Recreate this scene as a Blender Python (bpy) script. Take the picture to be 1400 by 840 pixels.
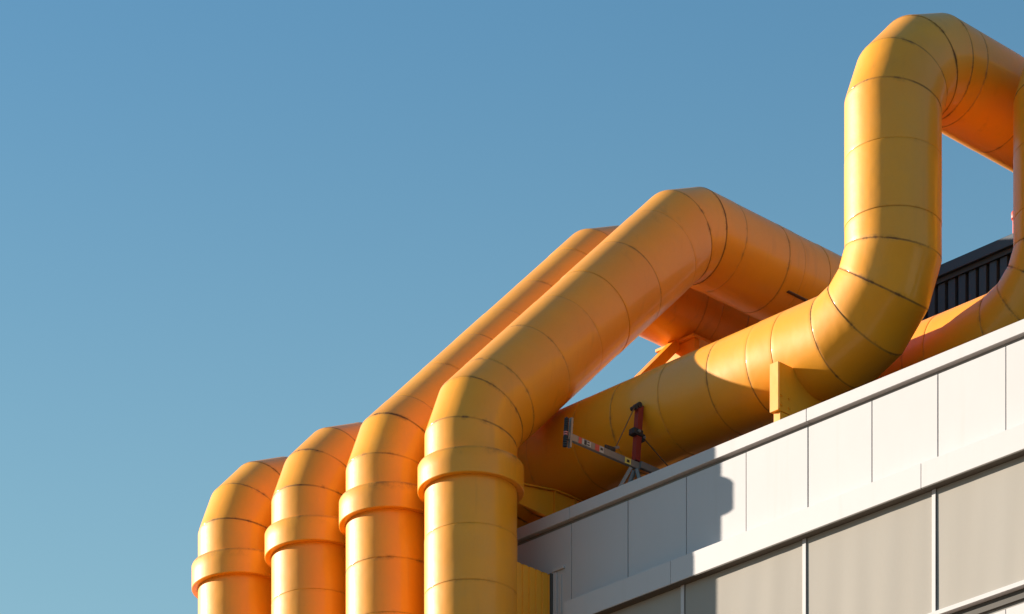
import bpy, bmesh, math, random
from mathutils import Vector, Matrix
random.seed(7)
S = bpy.context.scene
C = S.collection
for o in list(bpy.data.objects): bpy.data.objects.remove(o)

# ---------------------------------------------------------------- camera, sky, sun, exposure
# world axes: x runs along the facade (towards the viewer), y runs into the building, z up; metres
FPX, HORIZON, CAMLOC = 5313.0, 2871.0, Vector((36.28, -35.72, 1.65))
FWD = Vector((-.7153, .6988, 0)).normalized()
cd = bpy.data.cameras.new('camera'); cam = bpy.data.objects.new('camera', cd); C.objects.link(cam)
cam.location = CAMLOC
cam.rotation_euler = (math.radians(90), 0, math.atan2(-FWD.x, FWD.y))
cd.sensor_width = 36.0; cd.lens = FPX / 1400 * 36
cd.shift_y = (HORIZON - 420) / 1400          # architectural shift lens: verticals stay vertical
cd.clip_start = .1; cd.clip_end = 20000
S.camera = cam

SUN_EL, BETA = math.radians(14.6), math.radians(26)      # sun rakes along the facade, 26 deg off its plane
travel = Vector((math.cos(BETA) * math.cos(SUN_EL), math.sin(BETA) * math.cos(SUN_EL), -math.sin(SUN_EL)))
tosun = -travel
W = bpy.data.worlds.new('World'); S.world = W; W.use_nodes = True
nt = W.node_tree; nt.nodes.clear()
sky = nt.nodes.new('ShaderNodeTexSky'); sky.sky_type = 'NISHITA'; sky.sun_disc = False
sky.sun_elevation = SUN_EL; sky.sun_rotation = math.atan2(tosun.x, tosun.y)
sky.altitude = 50; sky.air_density = 2.5; sky.dust_density = 0; sky.ozone_density = 8.8
bg = nt.nodes.new('ShaderNodeBackground'); bg.inputs[1].default_value = .088
out = nt.nodes.new('ShaderNodeOutputWorld')
# evening haze: the sky pales evenly towards the horizon, all round
tc = nt.nodes.new('ShaderNodeTexCoord'); sx = nt.nodes.new('ShaderNodeSeparateXYZ'); nt.links.new(tc.outputs['Generated'], sx.inputs[0])
mr = nt.nodes.new('ShaderNodeMapRange'); mr.interpolation_type = 'SMOOTHSTEP'
for k_, v_ in zip((1, 2, 3, 4), (.50, .22, 0.0, .93)): mr.inputs[k_].default_value = v_
nt.links.new(sx.outputs['Z'], mr.inputs[0])
mx = nt.nodes.new('ShaderNodeMix'); mx.data_type = 'RGBA'; mx.inputs[7].default_value = (1.82, 3.05, 3.50, 1)
nt.links.new(mr.outputs[0], mx.inputs[0]); nt.links.new(sky.outputs[0], mx.inputs[6]); nt.links.new(mx.outputs[2], bg.inputs[0]); nt.links.new(bg.outputs[0], out.inputs[0])
sl = bpy.data.lights.new('sun', 'SUN'); sun = bpy.data.objects.new('sun', sl); C.objects.link(sun)
sl.energy = 5.0; sl.angle = math.radians(.55); sl.color = (1.0, .90, .76)
sun.rotation_euler = travel.to_track_quat('-Z', 'Y').to_euler(); sun.location = (0, 0, 60)
S.view_settings.view_transform = 'Standard'; S.view_settings.look = 'None'
S.view_settings.exposure = 1.15; S.view_settings.gamma = 1.0
S.render.resolution_x, S.render.resolution_y = 1024, 614

# ---------------------------------------------------------------- materials
def mat(name): 
    m = bpy.data.materials.new(name); m.use_nodes = True
    return m, m.node_tree, m.node_tree.nodes['Principled BSDF']
def node(t, kind, **kw):
    n = t.nodes.new(kind)
    for k, v in kw.items():
        if k in n.inputs: n.inputs[k].default_value = v
        else: setattr(n, k, v)
    return n
def ramp(t, src, stops):
    r = t.nodes.new('ShaderNodeValToRGB'); t.links.new(src, r.inputs[0])
    e = r.color_ramp.elements
    while len(e) < len(stops): e.new(.5)
    for q, (p, c) in zip(e, stops):
        q.position = p; q.color = (c, c, c, 1) if not hasattr(c, '__len__') else (*c, 1)
    return r
def mix(t, fac, a, b, mode='MIX'):
    n = t.nodes.new('ShaderNodeMix'); n.data_type = 'RGBA'; n.blend_type = mode
    for v, i in ((fac, 0), (a, 6), (b, 7)):
        if isinstance(v, bpy.types.NodeSocket): t.links.new(v, n.inputs[i])
        else: n.inputs[i].default_value = v if i == 0 else (*v, 1)
    return n.outputs[2]
def mth(t, op, a, b=None, clamp=False):
    n = t.nodes.new('ShaderNodeMath'); n.operation = op; n.use_clamp = clamp
    for i, v in enumerate((a, b)):
        if v is None: continue
        if isinstance(v, bpy.types.NodeSocket): t.links.new(v, n.inputs[i])
        else: n.inputs[i].default_value = v
    return n.outputs[0]
def noise(t, coord, scale, detail=3, rough=.55, sc=None):
    n = t.nodes.new('ShaderNodeTexNoise'); n.inputs['Scale'].default_value = scale
    n.inputs['Detail'].default_value = detail; n.inputs['Roughness'].default_value = rough
    if sc:
        m = t.nodes.new('ShaderNodeMapping'); m.inputs['Scale'].default_value = sc
        t.links.new(coord, m.inputs[0]); coord = m.outputs[0]
    t.links.new(coord, n.inputs['Vector']); return n.outputs[0]
def pos(t): return t.nodes.new('ShaderNodeNewGeometry').outputs['Position']
def bump(t, h, strength, dist):
    b = t.nodes.new('ShaderNodeBump'); b.inputs['Strength'].default_value = strength
    b.inputs['Distance'].default_value = dist; t.links.new(h, b.inputs['Height']); return b.outputs[0]

def painted(name, col, col2, rough=.34, seams=True, coat=.0):
    """sheet metal paint: slight fading, grime gathered at the joints and in runs below them"""
    m, t, b = mat(name); p = pos(t)
    c = mix(t, ramp(t, noise(t, p, .9, 4), [(.3, 0), (.7, 1)]).outputs[0], col, col2)
    c = mix(t, ramp(t, noise(t, p, 2.6, 5, .65), [(.45, 0), (.74, .42)]).outputs[0], c, (col[0]*.80, col[1]*.90, col[2]*5))
    fine = noise(t, p, 30, 3)
    c = mix(t, mth(t, 'MULTIPLY', fine, .12), c, (col[0]*.55, col[1]*.5, col[2]*.6))
    oi = t.nodes.new('ShaderNodeObjectInfo')
    c = mix(t, mth(t, 'MULTIPLY', oi.outputs['Random'], .34), c, (col[0]*.8, col[1]*.74, col[2]*.8))
    if seams:
        a = t.nodes.new('ShaderNodeAttribute'); a.attribute_name = 'joint'     # 1 at a joint, fading over 6 cm
        br = noise(t, p, 5, 4, .7)
        line = mth(t, 'MULTIPLY', ramp(t, a.outputs['Fac'], [(.70, 0), (.93, 1)]).outputs[0], ramp(t, noise(t, p, 1.7, 2), [(.33, .22), (.65, .85)]).outputs[0])
        spread = mth(t, 'MULTIPLY', ramp(t, a.outputs['Fac'], [(.15, 0), (.95, 1)]).outputs[0], ramp(t, br, [(.50, 0), (.72, .9)]).outputs[0])
        sm = t.nodes.new('ShaderNodeAttribute'); sm.attribute_name = 'seam'
        dirt = mth(t, 'MULTIPLY', mth(t, 'ADD', line, spread, True), sm.outputs['Fac'], True)
        c = mix(t, dirt, c, (.17, .070, .015))
        runs = mth(t, 'MULTIPLY', ramp(t, noise(t, p, 1, 3, .6, (6, 6, .5)), [(.58, 0), (.85, .30)]).outputs[0], ramp(t, noise(t, p, .7, 2), [(.4, 0), (.65, 1)]).outputs[0])
        c = mix(t, runs, c, (.20, .085, .018))
        t.links.new(mth(t, 'ADD', mth(t, 'MULTIPLY', dirt, .4), mth(t, 'ADD', rough-.05, mth(t, 'MULTIPLY', fine, .12))), b.inputs['Roughness'])
    else: b.inputs['Roughness'].default_value = rough
    t.links.new(c, b.inputs['Base Color'])
    h = mth(t, 'ADD', noise(t, p, 2.0, 2), mth(t, 'MULTIPLY', noise(t, p, 6, 2), .22))
    t.links.new(bump(t, h, .65, .012), b.inputs['Normal'])
    b.inputs['Coat Weight'].default_value = coat; b.inputs['Coat Roughness'].default_value = .13; b.inputs['Specular IOR Level'].default_value = .4
    return m
YEL = painted('yellow_paint', (.94, .375, .008), (.86, .315, .007), rough=.47, coat=.28)
def simple(name, col, rough=.5, metal=0, var=.15, scale=6, bmp=.0):
    m, t, b = mat(name); p = pos(t)
    n = noise(t, p, scale, 4)
    t.links.new(mix(t, mth(t, 'MULTIPLY', n, var*2), col, tuple(x*.6 for x in col)), b.inputs['Base Color'])
    b.inputs['Roughness'].default_value = rough; b.inputs['Metallic'].default_value = metal
    if bmp: t.links.new(bump(t, noise(t, p, scale*4, 3), .3, bmp), b.inputs['Normal'])
    return m
def white_mat(name, col):
    m, t, b = mat(name); p = pos(t)
    c = mix(t, ramp(t, noise(t, p, .8, 4), [(.3, 0), (.75, .25)]).outputs[0], col, tuple(x*.86 for x in col))
    c = mix(t, ramp(t, noise(t, p, 1, 4, .6, (6, 6, .35)), [(.56, 0), (.8, .20)]).outputs[0], c, (.42, .37, .30))
    oi = t.nodes.new('ShaderNodeObjectInfo')
    c = mix(t, mth(t, 'MULTIPLY', oi.outputs['Random'], .10), c, tuple(x*.8 for x in col))
    t.links.new(c, b.inputs['Base Color']); b.inputs['Roughness'].default_value = .62; b.inputs['Specular IOR Level'].default_value = .25
    t.links.new(bump(t, noise(t, p, 1.6, 2), .3, .008), b.inputs['Normal'])
    return m
WHITE = white_mat('white_panel', (.535, .505, .50))
TRIM = white_mat('white_trim', (.55, .52, .515))
DARKGAP = simple('dark_gap', (.09, .08, .07), .8)
def blind_mat():
    m, t, b = mat('screen_fabric'); p = pos(t)
    c = mix(t, ramp(t, noise(t, p, 1, 3, .5, (1.8, 1.8, .12)), [(.35, 0), (.7, 1)]).outputs[0], (.345, .31, .27), (.37, .335, .295))
    c = mix(t, mth(t, 'MULTIPLY', noise(t, p, 140, 2), .15), c, (.3, .28, .25))
    t.links.new(c, b.inputs['Base Color']); b.inputs['Roughness'].default_value = .85
    b.inputs['Specular IOR Level'].default_value = .2
    t.links.new(bump(t, noise(t, p, 260, 1), .2, .002), b.inputs['Normal'])
    return m
BLIND = blind_mat()
NAVY = simple('navy_steel', (.016, .024, .042), .42, 0, .2)
NAVYL = simple('navy_flashing', (.022, .034, .058), .55, 0, .2)
RED = simple('red_paint', (.26, .020, .016), .45)
REDL = simple('red_lamp_housing', (.55, .055, .02), .45)
GREY = simple('galvanised_steel', (.22, .215, .205), .45, .3, .2, 14)
BLACK = simple('black_rubber', (.02, .02, .022), .6)
STICK_Y = simple('yellow_sticker', (.75, .58, .12), .5); STICK_W = simple('white_sticker', (.50, .48, .44), .5, 0, .4, 30)
STICK_R = simple('red_sticker', (.55, .07, .05), .5); STICK_P = simple('pink_tape', (.5, .16, .15), .5)
ROPE = simple('rope', (.16, .08, .035), .8)
ROOF = simple('roof_felt', (.05, .048, .045), .9, 0, .3, 3, .01)
GROUND = simple('paved_ground', (.20, .13, .07), .9, 0, .3, 2, .01)
PAVE = simple('paving', (.28, .17, .09), .85, 0, .3, 1.5, .01)

# ---------------------------------------------------------------- helpers
def obj(name, bm, m, parent=None, smooth=False):
    me = bpy.data.meshes.new(name); bm.to_mesh(me); bm.free()
    if smooth:
        for p in me.polygons: p.use_smooth = True
    me.materials.append(m)
    return link(name, me, parent)
def link(name, me, parent=None, loc=None):
    o = bpy.data.objects.new(name, me); C.objects.link(o)
    if parent: o.parent = parent; o.matrix_parent_inverse = Matrix.Translation(-parent.location)
    if loc is not None: o.location = loc
    return o
def thing(name, label, cat, loc, group=None):
    o = bpy.data.objects.new(name, None); C.objects.link(o); o.location = loc; o.empty_display_size = .2
    return tag(o, label, cat, group)
def tag(o, label, cat, group=None, kind=None):
    o['label'] = label; o['category'] = cat
    if group: o['group'] = group
    if kind: o['kind'] = kind
    return o
def box(bm, x0, x1, y0, y1, z0, z1, bev=0):
    vs = [bm.verts.new((x, y, z)) for x in (x0, x1) for y in (y0, y1) for z in (z0, z1)]
    fs = [bm.faces.new([vs[i] for i in q]) for q in ((0,1,3,2),(4,6,7,5),(0,4,5,1),(2,3,7,6),(0,2,6,4),(1,5,7,3))]
    if bev:
        es = list({e for f in fs for e in f.edges})
        bmesh.ops.bevel(bm, geom=es, offset=bev, segments=2, affect='EDGES', profile=.5)
def bx(*a, bev=0): bm = bmesh.new(); box(bm, *a, bev=bev); return bm
def prism(pts, axis, a, b, bev=0):
    """polygon in the plane normal to axis ('x' -> (y,z) pts, 'y' -> (x,z)), extruded a..b"""
    bm = bmesh.new()
    f = lambda p, t: (t, p[0], p[1]) if axis == 'x' else (p[0], t, p[1]) if axis == 'y' else (p[0], p[1], t)
    A = [bm.verts.new(f(p, a)) for p in pts]; B = [bm.verts.new(f(p, b)) for p in pts]; n = len(pts)
    bm.faces.new(A); bm.faces.new(B[::-1])
    for i in range(n): bm.faces.new((A[i], B[i], B[(i+1) % n], A[(i+1) % n]))
    bmesh.ops.recalc_face_normals(bm, faces=bm.faces)
    if bev: bmesh.ops.bevel(bm, geom=list(bm.edges), offset=bev, segments=1, affect='EDGES')
    return bm
def bar(bm, p, q, w, h=None):
    """rectangular bar from p to q"""
    p, q = Vector(p), Vector(q); d = (q - p); L = d.length; d.normalize(); h = h or w
    up = Vector((0, 0, 1)) if abs(d.z) < .95 else Vector((0, 1, 0))
    s = d.cross(up).normalized(); u = s.cross(d)
    v = [bm.verts.new(e + s*a*w/2 + u*b*h/2) for e in (p, q) for a, b in ((-1,-1),(1,-1),(1,1),(-1,1))]
    for f in ((3,2,1,0),(4,5,6,7),(0,1,5,4),(1,2,6,5),(2,3,7,6),(3,0,4,7)): bm.faces.new([v[i] for i in f])
    bmesh.ops.recalc_face_normals(bm, faces=bm.faces)
def tube(bm, p, q, r, n=12):
    p, q = Vector(p), Vector(q); d = (q - p).normalized()
    e1 = d.orthogonal().normalized(); e2 = d.cross(e1)
    A = [bm.verts.new(p + (e1*math.cos(t)+e2*math.sin(t))*r) for t in [2*math.pi*i/n for i in range(n)]]
    B = [bm.verts.new(v.co + (q-p)) for v in A]
    bm.faces.new(A[::-1]); bm.faces.new(B)
    for i in range(n): bm.faces.new((A[i], A[(i+1) % n], B[(i+1) % n], B[i]))
def lathe(profile, n=72):
    bm = bmesh.new(); rings = [[bm.verts.new((r*math.cos(2*math.pi*i/n), r*math.sin(2*math.pi*i/n), z)) for i in range(n)] for r, z in profile]
    for a, b in zip(rings, rings[1:]):
        for i in range(n): bm.faces.new((a[i], a[(i+1) % n], b[(i+1) % n], b[i]))
    return bm

# ---------------------------------------------------------------- ground
def sheet(name, x0, x1, y0, y1, z, m):
    bm = bmesh.new(); bm.faces.new([bm.verts.new(p) for p in ((x0,y0,z),(x1,y0,z),(x1,y1,z),(x0,y1,z))])
    o = obj(name, bm, m); o['kind'] = 'structure'; return o
sheet('ground', -6000, 6000, -6000, 6000, 0, GROUND)
sheet('pavement', -60, 70, -16, 40, .12, PAVE)

# ---------------------------------------------------------------- building: panelled facade, y=0 is the panel face
XL, XR = -7.35, 16.1
bld = thing('building', 'white panelled building with flat roof and grey screened windows', 'building', (4, 6, .12))
PITCH = 1.0178; X0 = 4.889                      # panel joints every 1.018 m
joints = [X0 + PITCH*k for k in range(-12, 12)]
def shared(name, bm, m):
    me = bpy.data.meshes.new(name); bm.to_mesh(me); bm.free(); me.materials.append(m); return me
BACK = simple('joint_backing', (.24, .22, .20), .8)
obj('backing_wall', bx(XL, XR, .045, .30, .12, 22.15), BACK, bld)
pan_me = shared('wall_panel', bx(.006, PITCH-.006, 0, .04, 0, 1.30, bev=.005), WHITE)
for zb in (20.76, 17.70):
    for j in joints[:-1]:
        if XL <= j and j + PITCH <= XR: 
            o = link('wall_panel', pan_me, bld); o.location = (j + random.uniform(-.0015, .0015), random.uniform(-.003, .003), zb)
            o.rotation_euler.z = random.uniform(-.0025, .0025)
# coping in lengths of four panels: fascia with top and back leg
def lengths(name, step, start, fn, m):
    x = start
    while x < XR:
        a, b = max(x, XL), min(x + step, XR)
        if b - a > .05: obj(name, fn(a + .003, b - .003), m, bld)
        x += step
lengths('coping', PITCH*4, X0 - PITCH*12, lambda a, b: bx(a, b, -.034, .36, 22.118, 22.274, bev=.006), TRIM)
lengths('ledge', PITCH*4, 6.80 - PITCH*8, lambda a, b: bx(max(a, min(.83, b - .1)), b, -.16, .042, 20.701, 20.998, bev=.005), TRIM)
lengths('ledge', PITCH*4, 6.80 - PITCH*16, lambda a, b: bx(a, b, -.16, .042, 17.64, 17.937, bev=.005), TRIM)
SOFF_SHADE = simple('soffit_shade_brown', (.10, .085, .07), .7)
lengths('soffit_shade_strip', PITCH*4, 6.80 - PITCH*8, lambda a, b: bx(max(a, min(.84, b - .1)), b, -.152, -.012, 20.692, 20.6995), SOFF_SHADE)  # added thin strip; its dark colour paints the shade under the ledge
lengths('sill', PITCH*4, X0 - PITCH*12, lambda a, b: bx(a, b, -.085, .043, 19.172, 19.228, bev=.004), TRIM)
lengths('sill_board', PITCH*4, X0 - PITCH*12, lambda a, b: bx(a, b, .002, .043, 19.06, 19.170), DARKGAP)
# windows: pale fabric screens between slim mullions, every second joint
mull = [X0 - .02 + 2*PITCH*k for k in range(-6, 6)]
def mullion(): 
    bm = bmesh.new(); box(bm, -.034, .022, -.047, .03, 19.2285, 20.6915, bev=.003); return bm
mul_me = shared('mullion', mullion(), TRIM)
gas_me = shared('gasket', bx(.0225, .031, -.036, .02, 19.229, 20.7), DARKGAP)
for x in mull:
    if XL < x < XR:
        o = link('mullion', mul_me, bld, (x, 0, 0)); g = link('gasket', gas_me, None, (0, 0, 0)); g.parent = o
def screen(a, b, seed):
    rnd = random.Random(seed); bm = bmesh.new(); nx, nz = 48, 8
    ph = [(rnd.uniform(3, 16), rnd.uniform(0, 6.28), rnd.uniform(.0003, .0011), rnd.uniform(-.3, .3)) for _ in range(6)]
    g = [[None]*(nz+1) for _ in range(nx+1)]
    for i in range(nx+1):
        for k in range(nz+1):
            x = a + (b-a)*i/nx; z = 19.2285 + (20.69-19.2285)*k/nz; s = k/nz
            y = -.030 + sum(A*math.sin(f*(x+sh*s)+p) for f, p, A, sh in ph)*(.4+.6*(1-s))
            g[i][k] = bm.verts.new((x, y, z))
    for i in range(nx):
        for k in range(nz): bm.faces.new((g[i][k], g[i+1][k], g[i+1][k+1], g[i][k+1]))
    return bm
for i in range(len(mull)-1):
    a, b = mull[i] + .0315, mull[i+1] - .0345
    if XL < a and b < XR:
        obj('window_screen', screen(a, b, i), BLIND, bld, True)
# roof deck, side walls and lower storeys (plain)
obj('roof', bx(XL+.01, XR-.01, .37, 21.9, 21.0, 21.20), ROOF, bld)
obj('parapet_back', bx(XL+.02, XR-.02, .302, .358, 21.22, 22.10), ROOF, bld)
obj('side_wall', bx(XL-.22, XL-.002, .0, 22, .12, 22.2), WHITE, bld)
obj('side_wall', bx(XR+.002, XR+.22, .0, 22, .12, 22.2), WHITE, bld)
obj('lower_wall', bx(XL, XR, .005, .043, .12, 17.638), WHITE, bld)
obj('back_wall', bx(XL, XR, 22.0, 22.3, .12, 22.2), WHITE, bld)
# little cap and trim strip at the end of the panelling, beside the yellow casing
obj('trim_strip', bx(.50, .56, -.020, -.0035, 17.9, 21.502), TRIM, bld)
obj('trim_strip', bx(.615, .640, -.012, -.0035, 17.9, 21.46), TRIM, bld)
obj('trim_cap', bx(.49, .70, -.030, -.004, 21.515, 21.56, bev=.004), TRIM, bld)

# ---------------------------------------------------------------- ducts
RAD = .60
NOTCH_SHADE = simple('notch_shade_brown', (.11, .065, .03), .6, .2)
def elbow(I, d1, d2, L, n):
    I, d1, d2 = Vector(I), Vector(d1).normalized(), Vector(d2).normalized()
    th = math.acos(d1.dot(d2)); w = (d2 - d1*d1.dot(d2)).normalized()
    dirs = [d1*math.cos(th*k/n) + w*math.sin(th*k/n) for k in range(n+1)]
    pts = [Vector((0, 0, 0))]
    for k in range(1, n): pts.append(pts[-1] + dirs[k]*L)
    s = d1 + d2; a = pts[-1].dot(s)/s.dot(s); off = I - d1*a
    return [p + off for p in pts]
def section(p, q, n0, n1, r, parent, rot, s0=1.0, s1=1.0):
    """one sheet-metal length between planes (p,n0) and (q,n1); its ends are turned in to leave a joint groove"""
    d = (q - p).normalized(); N = 72
    e1 = Vector((0, 0, 1)) - d*d.z
    if e1.length < .1: e1 = Vector((1, 0, 0)) - d*d.x
    e1.normalize(); e2 = d.cross(e1)
    bm = bmesh.new(); lay = bm.verts.layers.float.new('joint'); lay2 = bm.verts.layers.float.new('seam')
    rows = []
    eps = [(.0, -.005), (.004, -.001), (.012, 0), (.06, 0)]
    for i in range(N):
        t = 2*math.pi*(i + rot)/N; o = e1*math.cos(t) + e2*math.sin(t)
        def hit(pt, nn, rr): 
            b = p + o*rr; return b + d*((pt - b).dot(nn)/d.dot(nn))
        A, B = hit(p, n0, r), hit(q, n1, r); L = (B - A).length
        k = min(1, L/.14)
        col = []
        for s, dr in eps: col.append((A + d*s*k + o*dr, max(0, 1 - s/.06), s0))
        col.append(((A + B)/2, 0, 0))
        for s, dr in eps[::-1]: col.append((B - d*s*k + o*dr, max(0, 1 - s/.06), s1))
        vs = []
        for c, a, g in col:
            v = bm.verts.new(c); v[lay] = a; v[lay2] = g; vs.append(v)
        rows.append(vs)
    for i in range(N):
        a, b = rows[i], rows[(i+1) % N]
        for k in range(len(a)-1): bm.faces.new((a[k], b[k], b[k+1], a[k+1]))
    bmesh.ops.recalc_face_normals(bm, faces=bm.faces)
    return obj('duct_section', bm, YEL, parent, True)
def duct(label, path, rings, group, r=RAD):
    """path: axis points (mitred at each corner); rings: {segment index: [distances from segment start]}"""
    P = [Vector(p) for p in path]; root = thing('yellow_duct', label, 'duct', P[0], group)
    ds = [(P[i+1]-P[i]).normalized() for i in range(len(P)-1)]
    for i in range(len(ds)):
        n0 = ds[i] if i == 0 else (ds[i-1] + ds[i]).normalized()
        n1 = ds[i] if i == len(ds)-1 else (ds[i] + ds[i+1]).normalized()
        L = (P[i+1]-P[i]).length
        cuts = [0] + [c for c in sorted(rings.get(i, [])) if .1 < c < L - .1] + [L]
        for a, b in zip(cuts, cuts[1:]):
            section(P[i]+ds[i]*a, P[i]+ds[i]*b, n0 if a == 0 else ds[i], n1 if b == L else ds[i], r + random.uniform(-.003, .003), root, random.random(),
                    *[1.0 if e else random.Random(round(c*997) + i*31 + int(P[0].x*10)).choice((.25, .4, .7)) for e, c in ((a == 0, a), (b == L, b))])
    return root
COL_Z, COL_H = 22.405, .335
col_me = None
def collar(root, x, y):
    global col_me
    if col_me is None:
        r, R = RAD - .004, RAD + .088
        prof = [(r, .0), (R-.050, -.004), (R-.006, -.004), (R, .004), (R, .02), (R, COL_H*.5), (R, COL_H-.030), (R-.012, COL_H-.008), (R-.030, COL_H-.002), (r+.01, COL_H), (r, COL_H+.004)]
        bm = lathe(prof, 96); lay = bm.verts.layers.float.new('joint'); lay2 = bm.verts.layers.float.new('seam')
        for v in bm.verts:
            rr = math.hypot(v.co.x, v.co.y); v[lay] = .93 if rr < RAD+.012 else (.8 if v.co.z > COL_H-.03 else 0); v[lay2] = .8
        bmesh.ops.recalc_face_normals(bm, faces=bm.faces)
        me = bpy.data.meshes.new('collar'); bm.to_mesh(me); bm.free(); me.materials.append(YEL)
        for p in me.polygons: p.use_smooth = True
        me.set_sharp_from_angle(angle=math.radians(32)); col_me = me
    o = link('collar', col_me, root); o.location = (x, y, COL_Z)
VZ, V45, VY, VX = (0,0,1), (0,1,1), (0,1,0), (1,0,0)
vert_rings = lambda z0, zs: [z - z0 for z in zs]
ZB = .12
seam_z = [21.06 - .83*k for k in range(25)][::-1] + [21.78]
YR = -1.02
GRP = 'yellow ducts climbing the facade'
for k, x in enumerate((0, -1.523)):
    path = [(x, YR, ZB)] + elbow((x, YR, 23.27), VZ, V45, .42, 2) + elbow((x, 2.986, 27.14), V45, VY, .40, 2) + elbow((x, 13.0, 27.14), VY, (0, 0, -1), .40, 4) + [(x, 13.0, 21.2)]
    rings = {0: vert_rings(ZB, seam_z), 2: [.36, 1.28, 2.12, 2.84, 3.68, 4.62], 4: [.42, 1.30, 1.62, 2.15, 3.0, 3.8, 4.7, 5.6, 6.5, 7.4, 8.3]}
    lab = ['sloping yellow duct nearest the white panels, rising over roof from the collared row',
           'sloping yellow duct, second from the white panels, rising over roof from the collared row'][k]
    d = duct(lab, path, rings, GRP); collar(d, x, YR)
for k, x in enumerate((-3.022, -4.558)):
    path = [(x, YR, ZB)] + elbow((x, YR, 23.815), VZ, VY, .37, 4) + elbow((x, 9.0, 23.815), VY, (0, 0, -1), .40, 4) + [(x, 9.0, 21.2)] 
    rings = {0: vert_rings(ZB, seam_z), 4: [.5, 1.4, 2.3, 3.2, 4.1, 5.0]}
    lab = ['low yellow duct bending level above its collar, beside the two sloping ducts',
           'low yellow duct bending level above its collar, outermost of the four in row'][k]
    d = duct(lab, path, rings, GRP); collar(d, x, YR)
Y5, Z5, T5 = 1.072, 23.559, 26.962
def rooftop(label, xa, xb, y, zl, zt, yend, rings, start=None):
    path = (start or [(xa, y, zl)]) + elbow((xb, y, zl), VX, VZ, .40, 4) + elbow((xb, y, zt), VZ, VY, .40, 4) + elbow((xb, yend, zt), VY, (0, 0, -1), .40, 4) + [(xb, yend, 21.2)]
    return duct(label, path, rings, 'yellow ducts on the roof')
s5 = [(-1.80, Y5, 21.2)] + elbow((-1.80, Y5, Z5), VZ, VX, .40, 4)
rooftop('yellow roof duct lying behind the white coping and turning upright, held by plate bracket', -1.8, 5.333, Y5, Z5, T5, 13.0,
        {4: [.5, 1.35, 2.05, 2.9, 3.75, 4.42, 4.85], 8: [.32, 1.15], 12: [.30, 1.2, 2.1, 3.0, 3.9, 4.8, 5.7, 6.6, 7.5, 8.4, 9.3]}, s5)
s6 = [(-1.80, 2.52, 21.2)] + elbow((-1.80, 2.52, Z5), VZ, VX, .40, 4)
rooftop('yellow roof duct behind the bracketed one, turning upright before the dark ribbed plant room', -1.8, 6.825, 2.52, Z5, T5, 13.0,
        {4: [.6, 1.5, 2.4, 3.3, 4.2, 5.1, 5.75, 6.1], 8: [.40, 1.2], 12: [.4, 1.3, 2.2, 3.1, 4, 4.9, 5.8, 6.7, 7.6]}, s6)

# ---------------------------------------------------------------- duct supports on the roof
def arc(yc, zc, r, a0, a1, n):
    return [(yc + r*math.cos(math.radians(a0+(a1-a0)*i/n)), zc + r*math.sin(math.radians(a0+(a1-a0)*i/n))) for i in range(n+1)]
def saddle(x, t, y, zc, label, ytop=23.207, yf=.307):
    s = thing('duct_support', label, 'support', (x, y, 21.2), 'plate supports under the roof ducts')
    # plate in the y-z plane with a round seat cut for the duct
    pts = [(yf, 22.609), (2*y - yf, 22.609), (2*y - yf, ytop)]
    half = math.degrees(math.asin((zc - ytop)/(RAD+.004)))
    pts += arc(y, zc, RAD+.004, -half, -180 + half, 20) + [(yf, ytop)]
    obj('saddle_plate', prism(pts, 'x', x, x + t), YEL, s)
    for yy in (yf + .05, 2*y - yf - .30):
        obj('foot', bx(x + .02, x + t - .01, yy, yy + .22, 21.2, 22.604, bev=.004), YEL, s)
    for yy in (yf + .06, yf + .20):
        for zz in (22.68, 22.80):
            bm = bmesh.new(); tube(bm, (x + t, yy, zz), (x + t + .018, yy, zz), .018, 6); obj('bolt', bm, YEL, s)
    obj('stiffener', bx(x + t + .001, x + t + .012, yf + .005, yf + .02, 22.62, ytop - .01), YEL, s)
    return s
saddle(3.985, .138, Y5, Z5, 'yellow plate bracket with bright front edge under the nearer roof duct')
# bracket beam tying the nearest climbing duct back to the roof, in the shade
cr = thing('bracket_beam', 'shaded ribbed yellow bracket beam between duct collar and white coping', 'bracket', (0, .2, 21.2))
obj('web', prism([(-.43, 22.61), (.52, 22.572), (1.65, 22.572), (1.65, 22.935), (1.0, 22.935), (.63, 22.935), (-.43, 22.775)], 'x', -.16, -.12), YEL, cr)
obj('top_flange', prism([(-.44, 22.777), (.63, 22.937), (1.66, 22.937), (1.66, 22.953), (.628, 22.953), (-.44, 22.793)], 'x', -.20, -.08), YEL, cr)
for yy in (.60, .97, 1.38):
    obj('rib', bx(-.1195, -.085, yy, yy + .02, 22.577, 22.934), YEL, cr)
obj('post', bx(-.22, -.07, 1.2, 1.36, 21.2, 22.571, bev=.005), YEL, cr)

# supports of the two high level ducts: inclined legs from the roof
x, y = -1.5, 4.45
s_ = thing('duct_prop', 'sunlit yellow leg with sloping knee brace propping the second sloping duct', 'support', (x, y, 21.2), 'props under the high ducts')
obj('leg', bx(x - .32, x + .35, y, y + .10, 21.2, 26.52, bev=.006), YEL, s_)
bm = bmesh.new(); bar(bm, (x, y - .02, 26.53), (x, y - 1.45, 25.10), .13, .14)
obj('brace', bm, YEL, s_)
obj('brace_leg', bx(x - .07, x + .07, y - 1.62, y - 1.46, 21.2, 25.2), YEL, s_)
obj('pad', bx(x - .36, x + .38, y - .06, y + .6, 26.521, 26.56, bev=.004), YEL, s_)
x, y = 0, 5.0
s_ = thing('duct_prop', 'yellow leg with dark shade strip under the level run of nearest sloping duct', 'support', (x, y, 21.2), 'props under the high ducts')
obj('leg', bx(x - .12, x + .12, y, y + .22, 21.2, 26.54), YEL, s_)
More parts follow.
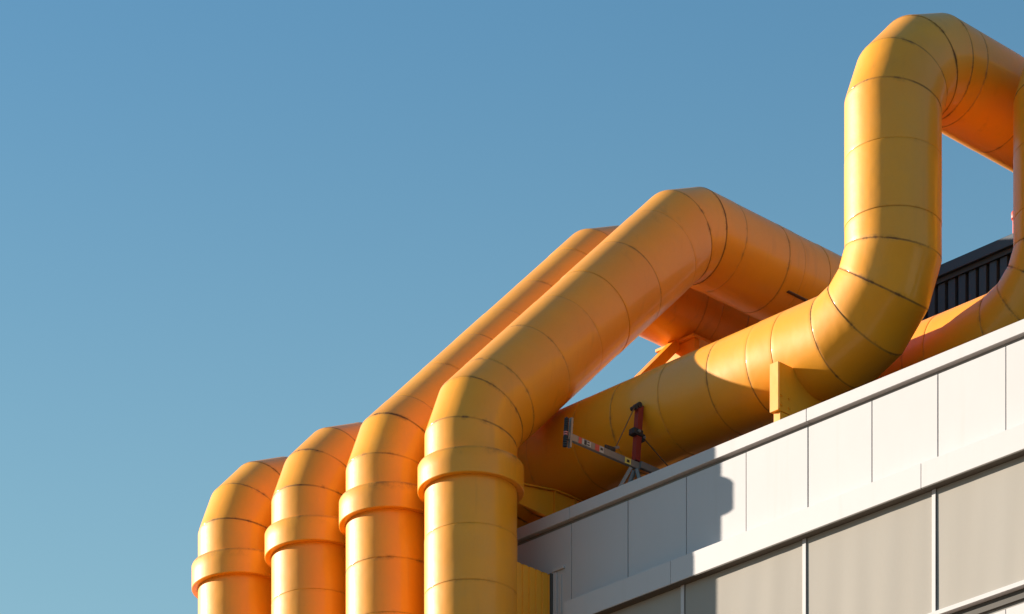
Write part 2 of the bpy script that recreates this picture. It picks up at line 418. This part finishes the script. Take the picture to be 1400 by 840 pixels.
obj('notch_shade_strip', bx(x + .40, x + .46, y - .36, y + .60, 26.700, 26.712), NOTCH_SHADE, s_)  # added dark strip: a bracket edge in shadow, painted as colour

# ---------------------------------------------------------------- yellow ribbed casing in front of the wall end
cs = thing('duct_casing', 'yellow ribbed metal casing behind the nearest climbing duct, against white wall', 'casing', (-.1, -.3, .12))
def casing_sheet(y0, y1, x, z0, z1):
    """trapezoidal ribbed sheet facing +x"""
    bm = bmesh.new(); prof = []; y = y0
    while y < y1 - .001:
        for dy, dx in ((0, 0), (.080, 0), (.088, -.016), (.112, -.016), (.12, 0)):
            if y + dy <= y1: prof.append((y + dy, x + dx))
        y += .12
    lay = bm.verts.layers.float.new('joint'); lay2 = bm.verts.layers.float.new('seam')
    A = [bm.verts.new((px, py, z0)) for py, px in prof]; M = [bm.verts.new((px, py, z1-.05)) for py, px in prof]; B = [bm.verts.new((px, py, z1)) for py, px in prof]
    for v in B: v[lay] = .8; v[lay2] = 1
    for i in range(len(prof)-1):
        bm.faces.new((A[i], A[i+1], M[i+1], M[i])); bm.faces.new((M[i], M[i+1], B[i+1], B[i]))
    return bm
obj('ribbed_sheet', casing_sheet(-.66, -.055, .478, .12, 21.485), YEL, cs)
obj('cap_plate', bx(-1.0, .445, -.66, -.06, 21.44, 21.47), DARKGAP, cs)
obj('front_sheet', bx(-1.0, .44, -.68, -.662, .12, 21.47), YEL, cs)
obj('corner_post', bx(.44, .488, -.048, -.008, .12, 21.50), DARKGAP, cs)

# ---------------------------------------------------------------- dark plant room on the roof
pr = thing('plant_room', 'dark navy plant room with vertical ribbed cladding and flat fascia', 'plant room', (2.6, 8.8, 21.2))
PX0, PX1, PY, PT = 1.05, 4.30, 5.8, 26.815
obj('core_wall', bx(PX0, PX1, PY + .06, 11.8, 21.21, PT - .22), NAVY, pr)
obj('fascia', bx(PX0 - .03, PX1 + .03, PY - .08, 11.83, PT - .15, PT, bev=.008), NAVYL, pr)
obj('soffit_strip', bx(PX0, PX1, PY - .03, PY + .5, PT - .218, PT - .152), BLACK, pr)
rib_me = shared('cladding_rib', prism([(0, PY + .058), (.010, PY), (.130, PY), (.14, PY + .058)], 'z', 21.22, PT - .22), NAVYL)
x = PX0 + .02
while x < PX1 - .15:
    link('cladding_rib', rib_me, pr, (x, 0, 0)); x += .18
# red lamp post on the plant room edge
LX, LY = 3.45, 5.86
lp = thing('warning_lamp', 'small red warning lamp post on the dark plant room roof edge', 'lamp', (LX, LY, PT))
obj('base_plate', bx(LX-.07, LX+.07, LY-.07, LY+.07, PT + .001, PT + .016), GREY, lp)
bm = bmesh.new(); tube(bm, (LX, LY, PT + .016), (LX, LY, PT + .25), .033); obj('post', bm, REDL, lp, False)
bm = lathe([(.001, .25), (.048, .255), (.052, .28), (.052, .34), (.040, .365), (.001, .375)], 20); bmesh.ops.recalc_face_normals(bm, faces=bm.faces)
for v in bm.verts: v.co.x += LX; v.co.y += LY; v.co.z += PT
obj('lamp_body', bm, REDL, lp, True)

# ---------------------------------------------------------------- suspended-access outrigger standing behind the coping
# built in its own frame (boom along -y, mast at the origin), then turned and set on the coping
og = thing('roof_outrigger', 'grey roof outrigger rig with red mast and stickered boom reaching over coping', 'outrigger', (1.605, .345, 22.274))
og.rotation_euler = (math.radians(-4.5), 0, math.radians(-7))
def P(o, parent):
    o.parent = parent; o.matrix_parent_inverse = Matrix.Identity(4); return o
def Bo(name, p, q, w, m, h=None, parent=og):
    bm = bmesh.new(); bar(bm, p, q, w, h); return P(obj(name, bm, m), parent)
def Tu(name, p, q, r, m, parent=og, n=12):
    bm = bmesh.new(); tube(bm, p, q, r, n); return P(obj(name, bm, m), parent)
def Bx(name, a, m, parent=og, bev=0): return P(obj(name, bx(*a, bev=bev), m), parent)
H = .415                                             # boom axis above the coping
boom = Bo('boom', (0, -1.12, H), (0, .05, H), .050, GREY, .085)
Bo('rear_boom', (.03, .045, H + .015), (.03, 1.15, H + .01), .048, GREY, .085)
Bo('mast', (0, 0, H + .055), (0, 0, 1.20), .080, RED, .080)
Tu('sheave', (-.055, -.03, 1.19), (.055, -.03, 1.19), .036, BLACK); Tu('sheave', (-.05, -.085, 1.145), (.05, -.085, 1.145), .028, BLACK)
cl = Bx('clamp', (-.05, .06, -.11, .045, .79, .87), BLACK, og, .008)
Bx('clamp', (-.02, .055, .046, .085, .74, .83), BLACK, og, .004)
Tu('bolt', (.061, -.03, .835), (.08, -.03, .835), .020, GREY, cl); Tu('bolt', (.056, .065, .785), (.075, .065, .785), .016, GREY, cl)
for a, b in (((0, -.08, H - .06), (-.06, -.24, -.01)), ((.03, 0, H - .06), (.14, .06, -.01)), ((-.02, 0, H - .06), (-.16, -.04, -.01))):
    Bo('leg', a, b, .042, GREY); Bx('foot_pad', (b[0]-.05, b[0]+.05, b[1]-.05, b[1]+.05, -.012, .006), GREY)
Bo('lever', (.01, -.46, H + .055), (.01, -.30, H + .135), .025, GREY, .03)
Bo('lever', (.012, -.52, H + .068), (.012, -.36, H + .078), .03, BLACK, .045)
Bo('head_plate', (.012, -1.085, H - .14), (.012, -1.085, H + .24), .05, GREY, .03)
Bo('head_plate', (0, -1.15, H - .15), (0, -1.15, H + .23), .03, BLACK, .035)
for i in range(13):
    z = H - .145 + i*.029
    Tu('roller', (0, -1.15, z), (0, -1.15, z + .017), .030, STICK_P if i in (5, 6) else BLACK)
xs = .026
for y0, y1, z0, z1, m in ((-.20, -.10, -.038, .038, STICK_Y), (-.62, -.55, -.04, .04, STICK_W), (-.69, -.622, -.04, .04, STICK_R),
                          (-.96, -.91, -.04, .04, STICK_R), (-.90, -.76, -.034, .034, STICK_W)):
    Bx('sticker', (xs - .001, xs + .002, y0, y1, H + z0, H + z1), m, boom)
for y, z, w, h in ((-.17, -.02, .045, .036), (-.87, -.03, .04, .06), (-.82, -.025, .04, .018), (-.82, .010, .04, .014), (-.605, -.01, .04, .03)):
    Bx('printed_mark', (xs + .0021, xs + .0035, y, y + w, H + z, H + z + h), BLACK, boom)
Tu('cable', (.03, -.09, 1.16), (.012, -.36, H + .09), .007, ROPE, og, 8)
Tu('cable', (.03, .08, .79), (.02, .75, .45), .008, ROPE, og, 8)
